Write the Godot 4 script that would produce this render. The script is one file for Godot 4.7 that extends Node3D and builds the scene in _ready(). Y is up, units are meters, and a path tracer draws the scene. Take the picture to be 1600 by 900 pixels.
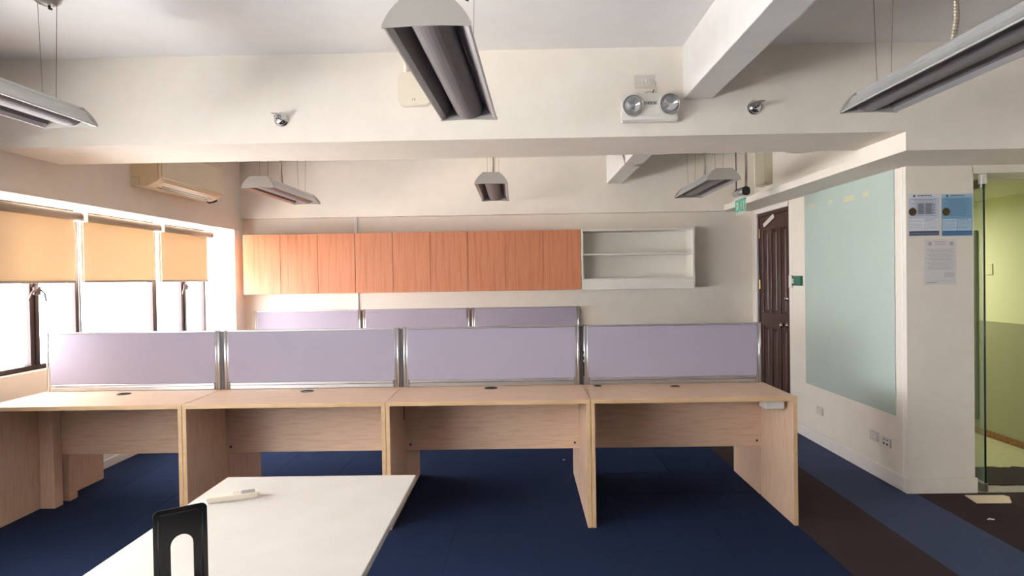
extends Node3D
# An empty office: two rows of maple desks back to back, lilac screens, wall cabinets,
# windows with roller blinds along the left, pendant lights (switched off) under a beamed ceiling.

var M := {}
var taken := {}

# ---------------------------------------------------------------- helpers: nodes
func numbered(called: String) -> String:
	var n: int = taken.get(called, 0)
	taken[called] = n + 1
	return called if n == 0 else "%s_%03d" % [called, n]

func thing(called: String, label: String, category: String, at := Vector3.ZERO, group := "") -> Node3D:
	var o := Node3D.new()
	o.name = numbered(called)
	add_child(o)
	o.position = at
	tag(o, label, category, group)
	return o

func tag(o: Node, label: String, category: String, group := "") -> void:
	o.set_meta("label", label)
	o.set_meta("category", category)
	if group != "":
		o.set_meta("group", group)

func setting(called: String, label := "") -> Node3D:
	var o := Node3D.new()
	o.name = called
	add_child(o)
	o.set_meta("kind", "structure")
	if label != "":
		o.set_meta("label", label)
	return o

func obj(called: String, st: SurfaceTool, mat: Material, parent: Node = self) -> MeshInstance3D:
	st.generate_normals()
	var m := MeshInstance3D.new()
	m.mesh = st.commit()
	m.material_override = mat
	m.name = numbered(called) if parent == self else called
	parent.add_child(m, true)
	return m

func struct(called: String, st: SurfaceTool, mat: Material, parent: Node = self, label := "") -> MeshInstance3D:
	var m := obj(called, st, mat, parent)
	if parent == self:
		m.set_meta("kind", "structure")
		if label != "":
			m.set_meta("label", label)
	return m

func dup(o: Node3D, at: Vector3, label: String) -> Node3D:
	var c: Node3D = o.duplicate()
	var base := String(o.name)
	c.name = numbered(base)
	add_child(c)
	c.position = at
	c.set_meta("label", label)
	return c

# ---------------------------------------------------------------- helpers: shapes
func mb(smooth := false) -> SurfaceTool:
	var st := SurfaceTool.new()
	st.begin(Mesh.PRIMITIVE_TRIANGLES)
	st.set_smooth_group(0 if smooth else -1)
	return st

func tri(st: SurfaceTool, a: Vector3, b: Vector3, c: Vector3, ref: Vector3) -> void:
	var n := (a - c).cross(a - b)
	if n.dot((a + b + c) / 3.0 - ref) < 0.0:
		var t := b
		b = c
		c = t
	for v in [a, b, c]:
		st.set_uv(Vector2.ZERO)
		st.add_vertex(v)

func quad(st: SurfaceTool, a: Vector3, b: Vector3, c: Vector3, d: Vector3, ref: Vector3) -> void:
	tri(st, a, b, c, ref)
	tri(st, a, c, d, ref)

# box between two corners, edges chamfered by bv
func bx(st: SurfaceTool, lo: Vector3, hi: Vector3, bv := 0.0) -> SurfaceTool:
	var c := (lo + hi) / 2.0
	var h := (hi - lo).abs() / 2.0
	if bv <= 0.0:
		for ax in 3:
			var u := (ax + 1) % 3
			var w := (ax + 2) % 3
			for s in [-1.0, 1.0]:
				var p := []
				for k in [[-1.0, -1.0], [1.0, -1.0], [1.0, 1.0], [-1.0, 1.0]]:
					var v := Vector3.ZERO
					v[ax] = s * h[ax]
					v[u] = k[0] * h[u]
					v[w] = k[1] * h[w]
					p.append(c + v)
				quad(st, p[0], p[1], p[2], p[3], c)
		return st
	bv = minf(bv, minf(h.x, minf(h.y, h.z)) * 0.9)
	var P := func(sx: float, sy: float, sz: float, ax: int) -> Vector3:
		var v := Vector3(sx * h.x, sy * h.y, sz * h.z)
		for k in 3:
			if k != ax:
				v[k] -= signf(v[k]) * bv
		return c + v
	var sg := [-1.0, 1.0]
	for a in sg:
		quad(st, P.call(a, -1.0, -1.0, 0), P.call(a, 1.0, -1.0, 0), P.call(a, 1.0, 1.0, 0), P.call(a, -1.0, 1.0, 0), c)
		quad(st, P.call(-1.0, a, -1.0, 1), P.call(1.0, a, -1.0, 1), P.call(1.0, a, 1.0, 1), P.call(-1.0, a, 1.0, 1), c)
		quad(st, P.call(-1.0, -1.0, a, 2), P.call(1.0, -1.0, a, 2), P.call(1.0, 1.0, a, 2), P.call(-1.0, 1.0, a, 2), c)
		for b in sg:
			quad(st, P.call(a, b, -1.0, 0), P.call(a, b, 1.0, 0), P.call(a, b, 1.0, 1), P.call(a, b, -1.0, 1), c)
			quad(st, P.call(a, -1.0, b, 0), P.call(a, 1.0, b, 0), P.call(a, 1.0, b, 2), P.call(a, -1.0, b, 2), c)
			quad(st, P.call(-1.0, a, b, 1), P.call(1.0, a, b, 1), P.call(1.0, a, b, 2), P.call(-1.0, a, b, 2), c)
			for d in sg:
				tri(st, P.call(a, b, d, 0), P.call(a, b, d, 1), P.call(a, b, d, 2), c)
	return st

func box(lo: Vector3, hi: Vector3, bv := 0.0) -> SurfaceTool:
	return bx(mb(), lo, hi, bv)

# tube along points
func tube(st: SurfaceTool, pts: Array, r: float, n := 10, radii := []) -> SurfaceTool:
	var rings := []
	var side := Vector3.ZERO
	for i in pts.size():
		var p: Vector3 = pts[i]
		var a: Vector3 = pts[maxi(i - 1, 0)]
		var b: Vector3 = pts[mini(i + 1, pts.size() - 1)]
		var d := (b - a).normalized()
		if side == Vector3.ZERO:
			side = d.cross(Vector3.UP if absf(d.y) < 0.9 else Vector3.RIGHT).normalized()
		side = (side - d * side.dot(d)).normalized()
		var up := d.cross(side)
		var rr: float = radii[i] if radii.size() else r
		var ring := []
		for k in n:
			var t := TAU * k / n
			ring.append(p + (side * cos(t) + up * sin(t)) * rr)
		rings.append(ring)
	for i in pts.size() - 1:
		var mid: Vector3 = (pts[i] + pts[i + 1]) / 2.0
		for k in n:
			quad(st, rings[i][k], rings[i][(k + 1) % n], rings[i + 1][(k + 1) % n], rings[i + 1][k], mid)
	for e in [0, pts.size() - 1]:
		var inner: Vector3 = pts[1] if e == 0 else pts[pts.size() - 2]
		for k in n:
			tri(st, pts[e], rings[e][k], rings[e][(k + 1) % n], inner)
	return st

# lathe: profile of (radius, height) about an axis from origin o
func lathe(st: SurfaceTool, o: Vector3, axis: Vector3, prof: Array, n := 20) -> SurfaceTool:
	axis = axis.normalized()
	var side := axis.cross(Vector3.UP if absf(axis.y) < 0.9 else Vector3.RIGHT).normalized()
	var up := axis.cross(side)
	for i in prof.size() - 1:
		var p: Vector2 = prof[i]
		var q: Vector2 = prof[i + 1]
		for k in n:
			var t := TAU * k / n
			var t2 := TAU * (k + 1) / n
			var e := side * cos(t) + up * sin(t)
			var e2 := side * cos(t2) + up * sin(t2)
			var a := o + axis * p.y + e * p.x
			var b := o + axis * p.y + e2 * p.x
			var c := o + axis * q.y + e2 * q.x
			var d := o + axis * q.y + e * q.x
			for f in [[a, b, c], [a, c, d]]:
				if f[0].distance_to(f[1]) > 1e-6 and f[1].distance_to(f[2]) > 1e-6 and f[0].distance_to(f[2]) > 1e-6:
					for v in f:
						st.set_uv(Vector2.ZERO)
						st.add_vertex(v)
	return st

# outline in a plane, pushed along the third axis: fn maps (u, v, depth) to a point
func prism(st: SurfaceTool, poly: Array, d0: float, d1: float, fn: Callable) -> SurfaceTool:
	var pp := PackedVector2Array(poly)
	var ids := Geometry2D.triangulate_polygon(pp)
	var ccw := not Geometry2D.is_polygon_clockwise(pp)
	var mid: Vector3 = fn.call(0.0, 0.0, (d0 + d1) / 2.0)
	for d in [d0, d1]:
		for i in range(0, ids.size(), 3):
			var a: Vector3 = fn.call(pp[ids[i]].x, pp[ids[i]].y, d)
			var b: Vector3 = fn.call(pp[ids[i + 1]].x, pp[ids[i + 1]].y, d)
			var c: Vector3 = fn.call(pp[ids[i + 2]].x, pp[ids[i + 2]].y, d)
			var other: Vector3 = fn.call(pp[ids[i]].x, pp[ids[i]].y, d1 if d == d0 else d0)
			tri(st, a, b, c, other)
	var n := pp.size()
	for i in n:
		var a := pp[i]
		var b := pp[(i + 1) % n]
		var nrm := (b - a).orthogonal() * (-1.0 if ccw else 1.0)
		var m := (a + b) / 2.0 - nrm.normalized() * 0.01
		var ref: Vector3 = fn.call(m.x, m.y, (d0 + d1) / 2.0)
		quad(st, fn.call(a.x, a.y, d0), fn.call(b.x, b.y, d0), fn.call(b.x, b.y, d1), fn.call(a.x, a.y, d1), ref)
	return st

func along_z(x0: float, y0: float) -> Callable:
	return func(u: float, v: float, d: float) -> Vector3: return Vector3(x0 + u, y0 + v, d)

func rounded(w: float, h: float, r: float, n := 5) -> Array:
	var p := []
	for c in [[w - r, h - r, 0.0], [r, h - r, PI / 2], [r, r, PI], [w - r, r, 1.5 * PI]]:
		for k in n + 1:
			var t: float = c[2] + PI / 2 * k / n
			p.append(Vector2(c[0] + cos(t) * r, c[1] + sin(t) * r))
	return p

# ---------------------------------------------------------------- helpers: materials
func srgb(r: int, g: int, b: int) -> Color:
	return Color(r / 255.0, g / 255.0, b / 255.0)

func mat(c: Color, rough := 0.6, metal := 0.0, spec := 0.5) -> StandardMaterial3D:
	var m := StandardMaterial3D.new()
	m.albedo_color = c
	m.roughness = rough
	m.metallic = metal
	m.metallic_specular = spec
	return m

func noise(freq: float, oct: int, ramp: Array, size := 512, sd := 1) -> NoiseTexture2D:
	var f := FastNoiseLite.new()
	f.noise_type = FastNoiseLite.TYPE_SIMPLEX_SMOOTH
	f.seed = sd
	f.frequency = freq
	f.fractal_octaves = oct
	var t := NoiseTexture2D.new()
	t.width = size
	t.height = size
	t.seamless = true
	t.noise = f
	var g := Gradient.new()
	g.offsets = PackedFloat32Array()
	g.colors = PackedColorArray()
	var offs := PackedFloat32Array()
	var cols := PackedColorArray()
	for i in ramp.size():
		offs.append(float(i) / (ramp.size() - 1))
		cols.append(ramp[i])
	g.offsets = offs
	g.colors = cols
	t.color_ramp = g
	return t

func textured(tex: Texture2D, scale: Vector3, rough: float, offset := Vector3.ZERO, spec := 0.5) -> StandardMaterial3D:
	var m := mat(Color.WHITE, rough, 0.0, spec)
	m.albedo_texture = tex
	m.uv1_triplanar = true
	m.uv1_world_triplanar = true
	m.uv1_scale = scale
	m.uv1_offset = offset
	return m

func make_materials() -> void:
	# painted plaster: cream walls, whiter ceiling, with faint roller mottling
	M.wall = textured(noise(0.012, 4, [srgb(232, 223, 210), srgb(237, 228, 216)], 512, 3), Vector3(0.7, 0.7, 0.7), 0.75, Vector3.ZERO, 0.35)
	M.ceiling = textured(noise(0.012, 4, [srgb(238, 236, 235), srgb(242, 240, 239)], 512, 4), Vector3(0.7, 0.7, 0.7), 0.8, Vector3.ZERO, 0.3)
	M.white_paint = textured(noise(0.012, 3, [srgb(235, 231, 226), srgb(240, 236, 231)], 512, 5), Vector3(0.9, 0.9, 0.9), 0.5)
	M.green_wall = mat(srgb(206, 208, 172), 0.7)
	M.olive_wall = mat(srgb(150, 150, 122), 0.6)
	M.bounce_tint_ceiling = mat(srgb(226, 226, 200), 0.8)  # white ceiling; green bounce light from the walls is put into its colour
	M.brown_stone = textured(noise(0.05, 4, [srgb(92, 58, 34), srgb(128, 88, 54), srgb(164, 126, 84)], 256, 8), Vector3(3, 3, 3), 0.4)
	M.hall_tile = textured(noise(0.02, 4, [srgb(176, 174, 138), srgb(196, 194, 158)], 512, 9), Vector3(1.5, 1.5, 1.5), 0.35)
	M.mat_dark = textured(noise(0.2, 3, [srgb(34, 28, 28), srgb(52, 44, 42)], 256, 10), Vector3(4, 4, 4), 0.95)
	M.screed = textured(noise(0.06, 4, [srgb(150, 146, 134), srgb(190, 186, 172)], 256, 11), Vector3(3, 3, 3), 0.9)
	# maple laminate: streaks along x, along y (legs) and along z
	var maple := noise(0.02, 5, [srgb(210, 172, 142), srgb(222, 186, 156), srgb(229, 196, 168), srgb(219, 182, 152)], 512, 21)
	M.maple_x = textured(maple, Vector3(0.35, 4.0, 4.0), 0.42)
	M.maple_y = textured(maple, Vector3(4.0, 0.35, 4.0), 0.42)
	M.maple_edge = textured(noise(0.03, 3, [srgb(208, 170, 126), srgb(217, 181, 138)], 256, 22), Vector3(0.6, 3, 3), 0.45)
	# cherry laminate doors, upright grain
	var cherry := noise(0.022, 5, [srgb(180, 108, 74), srgb(194, 122, 86), srgb(203, 133, 97), srgb(190, 117, 82)], 512, 23)
	for i in 3:
		M["cherry%d" % i] = textured(cherry, Vector3(2.1, 0.1, 2.1), 0.4, Vector3(0.37 * i, 0.21 * i, 0.0))
	M.brown_cap = mat(srgb(112, 72, 52), 0.5)
	M.cabinet_side = mat(srgb(198, 132, 95), 0.45)
	M.underlay = mat(srgb(30, 34, 46), 0.95)
	M.door_wood = textured(noise(0.02, 5, [srgb(56, 22, 20), srgb(64, 27, 24), srgb(60, 24, 21)], 512, 24), Vector3(2.5, 0.3, 2.5), 0.36)
	# carpets: short loop pile
	var pile := func(a: Color, b: Color, c: Color, sd: int) -> StandardMaterial3D:
		var m := textured(noise(0.22, 4, [a, b, c], 512, sd), Vector3(1.6, 1.6, 1.6), 1.0, Vector3(0.13 * sd, 0, 0.07 * sd), 0.1)
		m.heightmap_enabled = true
		m.heightmap_texture = noise(0.3, 2, [Color.BLACK, Color.WHITE], 512, sd + 40)
		m.heightmap_scale = 0.12
		return m
	M.navy = pile.call(srgb(32, 41, 64), srgb(39, 49, 75), srgb(49, 59, 85), 31)
	M.slate = pile.call(srgb(66, 74, 98), srgb(77, 86, 111), srgb(89, 97, 122), 32)
	M.brown = pile.call(srgb(60, 50, 51), srgb(70, 59, 60), srgb(82, 71, 71), 33)
	M.fabric = textured(noise(0.35, 3, [srgb(158, 150, 165), srgb(168, 160, 175), srgb(178, 170, 184)], 512, 25), Vector3(3, 3, 3), 0.95, Vector3.ZERO, 0.2)
	M.alu = mat(srgb(196, 195, 196), 0.32, 0.85)
	M.alu_dark = mat(srgb(84, 82, 84), 0.5, 0.6)
	M.fixture = mat(srgb(186, 185, 182), 0.42, 0.35)
	M.fixture_cap = mat(srgb(166, 161, 153), 0.5)
	M.reflector = mat(srgb(196, 198, 200), 0.3, 0.7)
	M.channel = mat(srgb(122, 116, 118), 0.5, 0.3)
	M.louvre = textured(noise(0.45, 2, [srgb(116, 112, 112), srgb(150, 145, 145)], 256, 26), Vector3(9, 9, 9), 0.5)
	M.louvre.metallic = 0.2
	M.chrome = mat(srgb(208, 206, 206), 0.12, 1.0)
	M.steel = mat(srgb(170, 168, 164), 0.3, 0.9)
	M.wire = mat(srgb(120, 112, 104), 0.4, 0.7)
	M.conduit = mat(srgb(176, 164, 146), 0.45, 0.5)
	M.conduit_dark = mat(srgb(66, 58, 50), 0.6)
	M.black = mat(srgb(18, 18, 20), 0.35)
	M.black_gloss = mat(srgb(12, 12, 16), 0.22)
	M.brass = mat(srgb(198, 170, 110), 0.3, 0.9)
	M.white_plastic = mat(srgb(226, 221, 212), 0.4)
	M.beige_plastic = mat(srgb(226, 205, 168), 0.45)
	M.ac_front = mat(srgb(216, 203, 176), 0.35)
	M.grey_plastic = mat(srgb(212, 203, 193), 0.45)
	M.cream_box = mat(srgb(228, 216, 196), 0.4)
	M.table_white = textured(noise(0.01, 4, [srgb(212, 205, 195), srgb(219, 212, 203)], 512, 27), Vector3(0.8, 0.8, 0.8), 0.4)
	M.shelf_white = mat(srgb(232, 226, 216), 0.45)
	M.window_frame = mat(srgb(54, 40, 38), 0.4, 0.3)
	M.blind_tube = mat(srgb(176, 158, 138), 0.7)
	M.blind_rail = mat(srgb(190, 178, 166), 0.5)
	M.blind = textured(noise(0.4, 2, [srgb(237, 216, 185), srgb(244, 224, 195)], 256, 28), Vector3(5, 5, 5), 0.9, Vector3.ZERO, 0.1)
	M.blind.backlight_enabled = true
	M.blind.backlight = Color(0.6, 0.6, 0.6)
	M.stucco = textured(noise(0.15, 4, [srgb(206, 200, 192), srgb(228, 224, 218)], 512, 29), Vector3(1.2, 1.2, 1.2), 0.9)
	M.stucco.heightmap_enabled = true
	M.stucco.heightmap_texture = noise(0.15, 4, [Color.BLACK, Color.WHITE], 512, 29)
	M.stucco.heightmap_scale = 1.0
	M.board_glass = mat(srgb(186, 200, 192), 0.24)
	M.residue = textured(noise(0.1, 4, [srgb(176, 184, 160), srgb(196, 194, 160), srgb(206, 198, 160)], 256, 30), Vector3(6, 6, 6), 0.8)
	M.green_plastic = mat(srgb(22, 96, 72), 0.4)
	M.card = mat(srgb(226, 208, 180), 0.7)
	M.paper = mat(srgb(226, 220, 212), 0.8)
	M.dark_board = mat(srgb(84, 92, 82), 0.5)
	M.metal_roof = mat(srgb(214, 212, 206), 0.3, 0.6)
	M.screen_grey = mat(srgb(122, 120, 118), 0.3)
	M.ink = mat(srgb(28, 28, 72), 0.5)
	M.exit_green = mat(srgb(62, 172, 136), 0.4)
	var pane := mat(Color(0.95, 0.97, 0.97, 0.06), 0.02)
	pane.transparency = BaseMaterial3D.TRANSPARENCY_ALPHA
	M.pane = pane
	var tint := mat(Color(0.62, 0.78, 0.70, 0.2), 0.02)
	tint.transparency = BaseMaterial3D.TRANSPARENCY_ALPHA
	M.door_glass = tint
	M.glass_edge = mat(srgb(14, 44, 36), 0.15)
	var acrylic := mat(Color(0.9, 0.96, 0.94, 0.25), 0.05)
	acrylic.transparency = BaseMaterial3D.TRANSPARENCY_ALPHA
	M.acrylic = acrylic
	var lens := mat(Color(0.95, 0.96, 0.97, 0.15), 0.05)
	lens.transparency = BaseMaterial3D.TRANSPARENCY_ALPHA
	M.lens = lens

# ---------------------------------------------------------------- room dimensions (metres, from the photograph)
const XL := -3.06      # face of the beam over the windows and of the corner pier
const XW := -3.36      # wall under the windows
const XR := 2.542      # right wall
const XS := 2.214      # left face of the bulkhead along the right wall
const XE := 4.3        # right wall of the front part of the room
const ZB := -7.72      # back wall
const ZU := -7.63      # deeper upper part of the back wall
const ZC := -4.648     # front of the column and of the glass entrance
const ZBF := -4.0425   # main beam, front and back
const ZBB := -4.638
const ZF := 9.0        # wall behind the camera
const HB := 2.27       # underside of the main beam
const H2 := 2.162      # underside of the bulkhead
const HC := 2.78       # ceiling
const TOP := 0.752     # desk tops
const SEAM := -3.206   # left end of the desk rows
const DESK_FRONT := -4.071
const SPINE := -4.65

func _ready() -> void:
	make_materials()
	var cam := Camera3D.new()
	cam.name = "camera"
	add_child(cam)
	cam.position = Vector3(0, 1.4653, 0)
	cam.rotation = Vector3(-0.0138, 0.0132, -0.0156)
	cam.fov = rad_to_deg(2.0 * atan(450.0 / 1092.63))
	cam.near = 0.05
	cam.far = 300.0
	cam.current = true

	var env := Environment.new()
	env.tonemap_mode = Environment.TONE_MAPPER_LINEAR
	env.tonemap_exposure = 3.65
	env.sdfgi_enabled = true
	env.ssao_enabled = true
	env.ssil_enabled = true
	env.background_mode = Environment.BG_SKY
	var sky_mat := ProceduralSkyMaterial.new()       # bright hazy overcast, pale ground far below
	sky_mat.sky_top_color = Color(0.96, 0.98, 1.0)
	sky_mat.sky_horizon_color = Color(0.98, 0.99, 1.0)
	sky_mat.ground_horizon_color = Color(0.98, 0.99, 1.0)
	sky_mat.ground_bottom_color = Color(0.98, 0.985, 0.99)
	sky_mat.sky_energy_multiplier = 2.5
	sky_mat.ground_energy_multiplier = 2.65
	var sky := Sky.new()
	sky.sky_material = sky_mat
	env.sky = sky
	var we := WorldEnvironment.new()
	we.name = "environment"
	we.environment = env
	add_child(we)

	# sunlight thrown up into the room by a metal roof below the windows
	neighbour_roof(Vector3(-24.0, -9.4, 5.5), 100.0)
	# ceiling lamp of the corridor beyond the glass door, behind the column
	hall_lamp(Vector3(3.15, 2.08, -6.6), 0.75)

	build_shell()
	build_windows()
	build_door()
	build_entrance()
	build_desks()
	build_screens()
	build_cabinets()
	build_lights()
	build_beam_fittings()
	build_right_wall()
	build_left_wall()
	build_table()
	build_floor_litter()

# ---------------------------------------------------------------- light sources outside the room
func neighbour_roof(at: Vector3, energy: float) -> void:
	var t := thing("neighbour_roof", "sunlit sheet metal roof of the low house below the windows", "roof", at)
	var aim := Vector3(-3.1, 1.5, -5.0)
	var sheet := mb()
	bx(sheet, Vector3(-1.2, -1.2, -0.03), Vector3(1.2, 1.2, 0.0), 0.01)
	for k in 10:
		bx(sheet, Vector3(-1.16 + 0.255 * k, -1.2, -0.005), Vector3(-1.13 + 0.255 * k, 1.2, 0.02), 0.005)
	var s := obj("roof_sheet", sheet, M.metal_roof, t)
	s.look_at_from_position(at, at * 2.0 - aim, Vector3.UP)
	var l := AreaLight3D.new()
	l.name = "roof_glare"
	t.add_child(l)
	l.area_size = Vector2(2.2, 2.2)
	l.light_color = Color(1.0, 0.93, 0.83)
	l.light_energy = energy
	l.area_range = 80.0
	l.shadow_enabled = true
	l.look_at_from_position(at + (aim - at).normalized() * 0.05, aim, Vector3.UP)
	obj("roof_house", box(Vector3(-1.5, -4.0, -1.5), Vector3(0.2, -0.9, 1.5), 0.02), M.stucco, t)

func hall_lamp(at: Vector3, energy: float) -> void:
	var t := thing("hall_lamp", "flat white lamp on the corridor ceiling beyond the glass door", "lamp", at)
	obj("frame", box(Vector3(-0.17, -0.03, -0.1), Vector3(0.17, 0.01, 0.1), 0.006), M.white_plastic, t)
	var glow := mat(Color(0.95, 0.95, 0.85), 0.5)
	glow.emission_enabled = true
	glow.emission = Color(1.0, 0.98, 0.82)
	glow.emission_energy_multiplier = 1.2
	obj("diffuser", box(Vector3(-0.15, -0.034, -0.08), Vector3(0.15, -0.029, 0.08), 0.001), glow, t)
	var l := AreaLight3D.new()
	l.name = "lamp_light"
	t.add_child(l)
	l.area_size = Vector2(0.3, 0.16)
	l.light_color = Color(1.0, 0.99, 0.9)
	l.light_energy = energy
	l.area_range = 20.0
	l.shadow_enabled = true
	l.position = Vector3(0, -0.045, 0)
	l.rotation = Vector3(-PI / 2, 0, 0)

# ---------------------------------------------------------------- the shell
func build_shell() -> void:
	# floor: slab, then carpet tiles of half a metre as pieces of it
	var fl := setting("floor", "carpet tile floor, navy with brown and slate stripes")
	obj("slab", box(Vector3(-3.6, -0.2, -9.2), Vector3(4.5, -0.008, ZF + 0.2)), M.underlay, fl)
	var tile := box(Vector3(-0.2496, -0.008, -0.2496), Vector3(0.2496, 0.0, 0.2496), 0.0012)
	tile.generate_normals()
	var tile_mesh := tile.commit()
	var narrow := {}
	for i in range(-8, 8):
		var x0 := 0.589 + 0.5 * i
		var x1 := minf(x0 + 0.5, XE)
		x0 = maxf(x0, XW)
		if x1 - x0 < 0.02:
			continue
		for k in range(-9, 8):
			var z0 := -3.703 + 0.5 * k
			var z1 := z0 + 0.5
			z0 = maxf(z0, ZB)
			if x0 > XR - 0.1 and z0 < ZC:
				z0 = ZC
			if z1 - z0 < 0.02:
				continue
			var m := MeshInstance3D.new()
			var full := absf(x1 - x0 - 0.5) < 0.001 and absf(z1 - z0 - 0.5) < 0.001
			if full:
				m.mesh = tile_mesh
			else:
				var key := "%.3f %.3f" % [x1 - x0, z1 - z0]
				if not narrow.has(key):
					var h := Vector3((x1 - x0) / 2 - 0.0004, 0.0, (z1 - z0) / 2 - 0.0004)
					var st := box(Vector3(-h.x, -0.008, -h.z), Vector3(h.x, 0.0, h.z), 0.0012)
					st.generate_normals()
					narrow[key] = st.commit()
				m.mesh = narrow[key]
			m.material_override = M.brown if (i == 2 or i == 4) else M.slate if i == 3 else M.brown if i > 4 else M.navy
			m.name = "carpet_tile"
			fl.add_child(m, true)
			m.position = Vector3((x0 + x1) / 2, 0, (z0 + z1) / 2)
	obj("carpet_field", box(Vector3(XW, -0.008, 0.298), Vector3(XE, 0.0, ZF)), M.navy, fl)
	# ceiling
	struct("ceiling", box(Vector3(-3.6, HC, ZB - 0.2), Vector3(4.5, HC + 0.2, ZF + 0.2)), M.ceiling, self, "white painted ceiling")
	# back wall: flat lower part, deeper band above
	var wb := setting("wall_back", "cream back wall with a deeper band above the cabinets")
	obj("wall_face", box(Vector3(-3.6, -0.1, ZB - 0.2), Vector3(XR + 0.12, HC, ZB)), M.wall, wb)
	obj("upper_band", box(Vector3(XL, H2, ZB - 0.01), Vector3(XR, HC, ZU), 0.002), M.wall, wb)
	# left wall: under the windows, over them, and the pier in the far corner
	var wl := setting("wall_left", "cream window wall")
	obj("wall_face", box(Vector3(XW - 0.2, -0.1, ZB), Vector3(XW, 0.868, ZF)), M.wall, wl)
	obj("lintel", box(Vector3(XW - 0.2, 2.03, ZB), Vector3(XL, HC, ZF), 0.002), M.wall, wl)
	obj("corner_pier", box(Vector3(XW - 0.2, -0.1, ZB - 0.01), Vector3(XL, 2.031, -7.45), 0.002), M.white_paint, wl)
	obj("window_sill", box(Vector3(XW - 0.03, 0.868, -7.45), Vector3(XW + 0.012, 0.884, 2.35), 0.003), M.white_paint, wl)
	obj("added_pier", box(Vector3(XW - 0.2, 0.86, -4.26), Vector3(XW, 2.031, -2.9), 0.0), M.wall, wl)  # unseen pier, added to hold back window light from the nearest desk and screen
	obj("end_pier", box(Vector3(XW - 0.2, -0.1, 2.35), Vector3(XL, 2.031, ZF), 0.002), M.wall, wl)
	struct("baseboard_left", bx(box(Vector3(XW, 0, -7.45), Vector3(XW + 0.03, 0.07, 2.35), 0.004), Vector3(XW, 0.075, -7.45), Vector3(XW + 0.02, 0.13, 2.35), 0.004), M.white_paint, self, "white trunking along the foot of the window wall")
	# right wall with the brown door's opening, ending in the column face
	var wr := setting("wall_right", "cream right wall with the brown door")
	obj("wall_face", box(Vector3(XR, -0.1, -6.665), Vector3(XR + 0.12, HC, ZC - 0.2)), M.wall, wr)
	obj("wall_face", box(Vector3(XR, -0.1, ZB), Vector3(XR + 0.12, HC, -7.544)), M.wall, wr)
	obj("door_head", box(Vector3(XR, 2.11, -7.55), Vector3(XR + 0.12, HC, -6.66)), M.wall, wr)
	obj("column", box(Vector3(XR, -0.1, ZC - 0.201), Vector3(2.983, 2.2, ZC), 0.0), M.wall, wr)
	obj("corner_bead", box(Vector3(XR - 0.004, 0.102, ZC - 0.055), Vector3(XR + 0.01, H2, ZC - 0.035), 0.002), M.white_paint, wr)
	struct("baseboard_right", box(Vector3(XR - 0.014, 0, -6.6), Vector3(XR + 0.001, 0.101, ZC + 0.0), 0.003), M.white_paint, self, "white skirting along the right wall")
	struct("baseboard_column", box(Vector3(XR - 0.014, 0, ZC - 0.001), Vector3(2.993, 0.101, ZC + 0.014), 0.003), M.wall, self, "cream skirting at the foot of the column")
	# far right and behind the camera
	struct("wall_entrance", bx(box(Vector3(4.0, -0.1, ZC - 0.2), Vector3(XE + 0.2, HC, ZC)), Vector3(2.975, 2.109, ZC - 0.2), Vector3(4.0, HC, ZC)), M.wall, self, "cream wall over and beside the glass entrance")
	struct("wall_far_right", box(Vector3(XE, -0.1, ZC), Vector3(XE + 0.2, HC, ZF)), M.wall, self, "cream side wall of the front part of the room")
	struct("wall_front", box(Vector3(XW - 0.2, -0.1, ZF), Vector3(XE + 0.2, HC, ZF + 0.2)), M.wall, self, "cream wall behind the camera")
	# beams
	struct("main_beam", box(Vector3(XL - 0.05, HB, ZBB), Vector3(XS, HC + 0.01, ZBF), 0.0), M.wall, self, "wide cream beam crossing the room over the desks")
	struct("bulkhead", bx(box(Vector3(XS, H2, ZBB - 0.01), Vector3(XE + 0.1, HC + 0.01, ZBF), 0.0), Vector3(XS, H2, ZU - 0.01), Vector3(XR + 0.01, H2 + 0.062, ZBB), 0.003), M.wall, self, "cream bulkhead over the column, with a ledge running along the right wall")
	struct("cross_beam", box(Vector3(0.947, 2.479, ZBF - 0.01), Vector3(1.112, HC + 0.01, ZF + 0.02), 0.003), M.white_paint, self, "narrow white beam running from the main beam over the camera")
	struct("rear_cross_beam", box(Vector3(0.947, 2.479, ZU - 0.01), Vector3(1.112, HC + 0.01, ZBB + 0.01), 0.003), M.white_paint, self, "narrow white beam between the main beam and the back wall")
	struct("trim_1", box(Vector3(-1.834, 0, ZB), Vector3(-1.80, H2, ZB + 0.018), 0.003), M.white_paint, self, "thin upright cover strip on the back wall behind the cabinets")
	# outside: a rendered fin of the building beside the last window, with a rain pipe
	var fin := setting("exterior_fin", "pale stucco fin of the building outside the last window")
	obj("fin_wall", box(Vector3(-4.35, -3.0, -8.5), Vector3(-3.56, 4.0, -8.1)), M.stucco, fin)
	obj("rain_pipe", tube(mb(true), [Vector3(-3.93, -3, -8.04), Vector3(-3.93, 4, -8.04)], 0.045, 12), M.white_plastic, fin)

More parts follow.
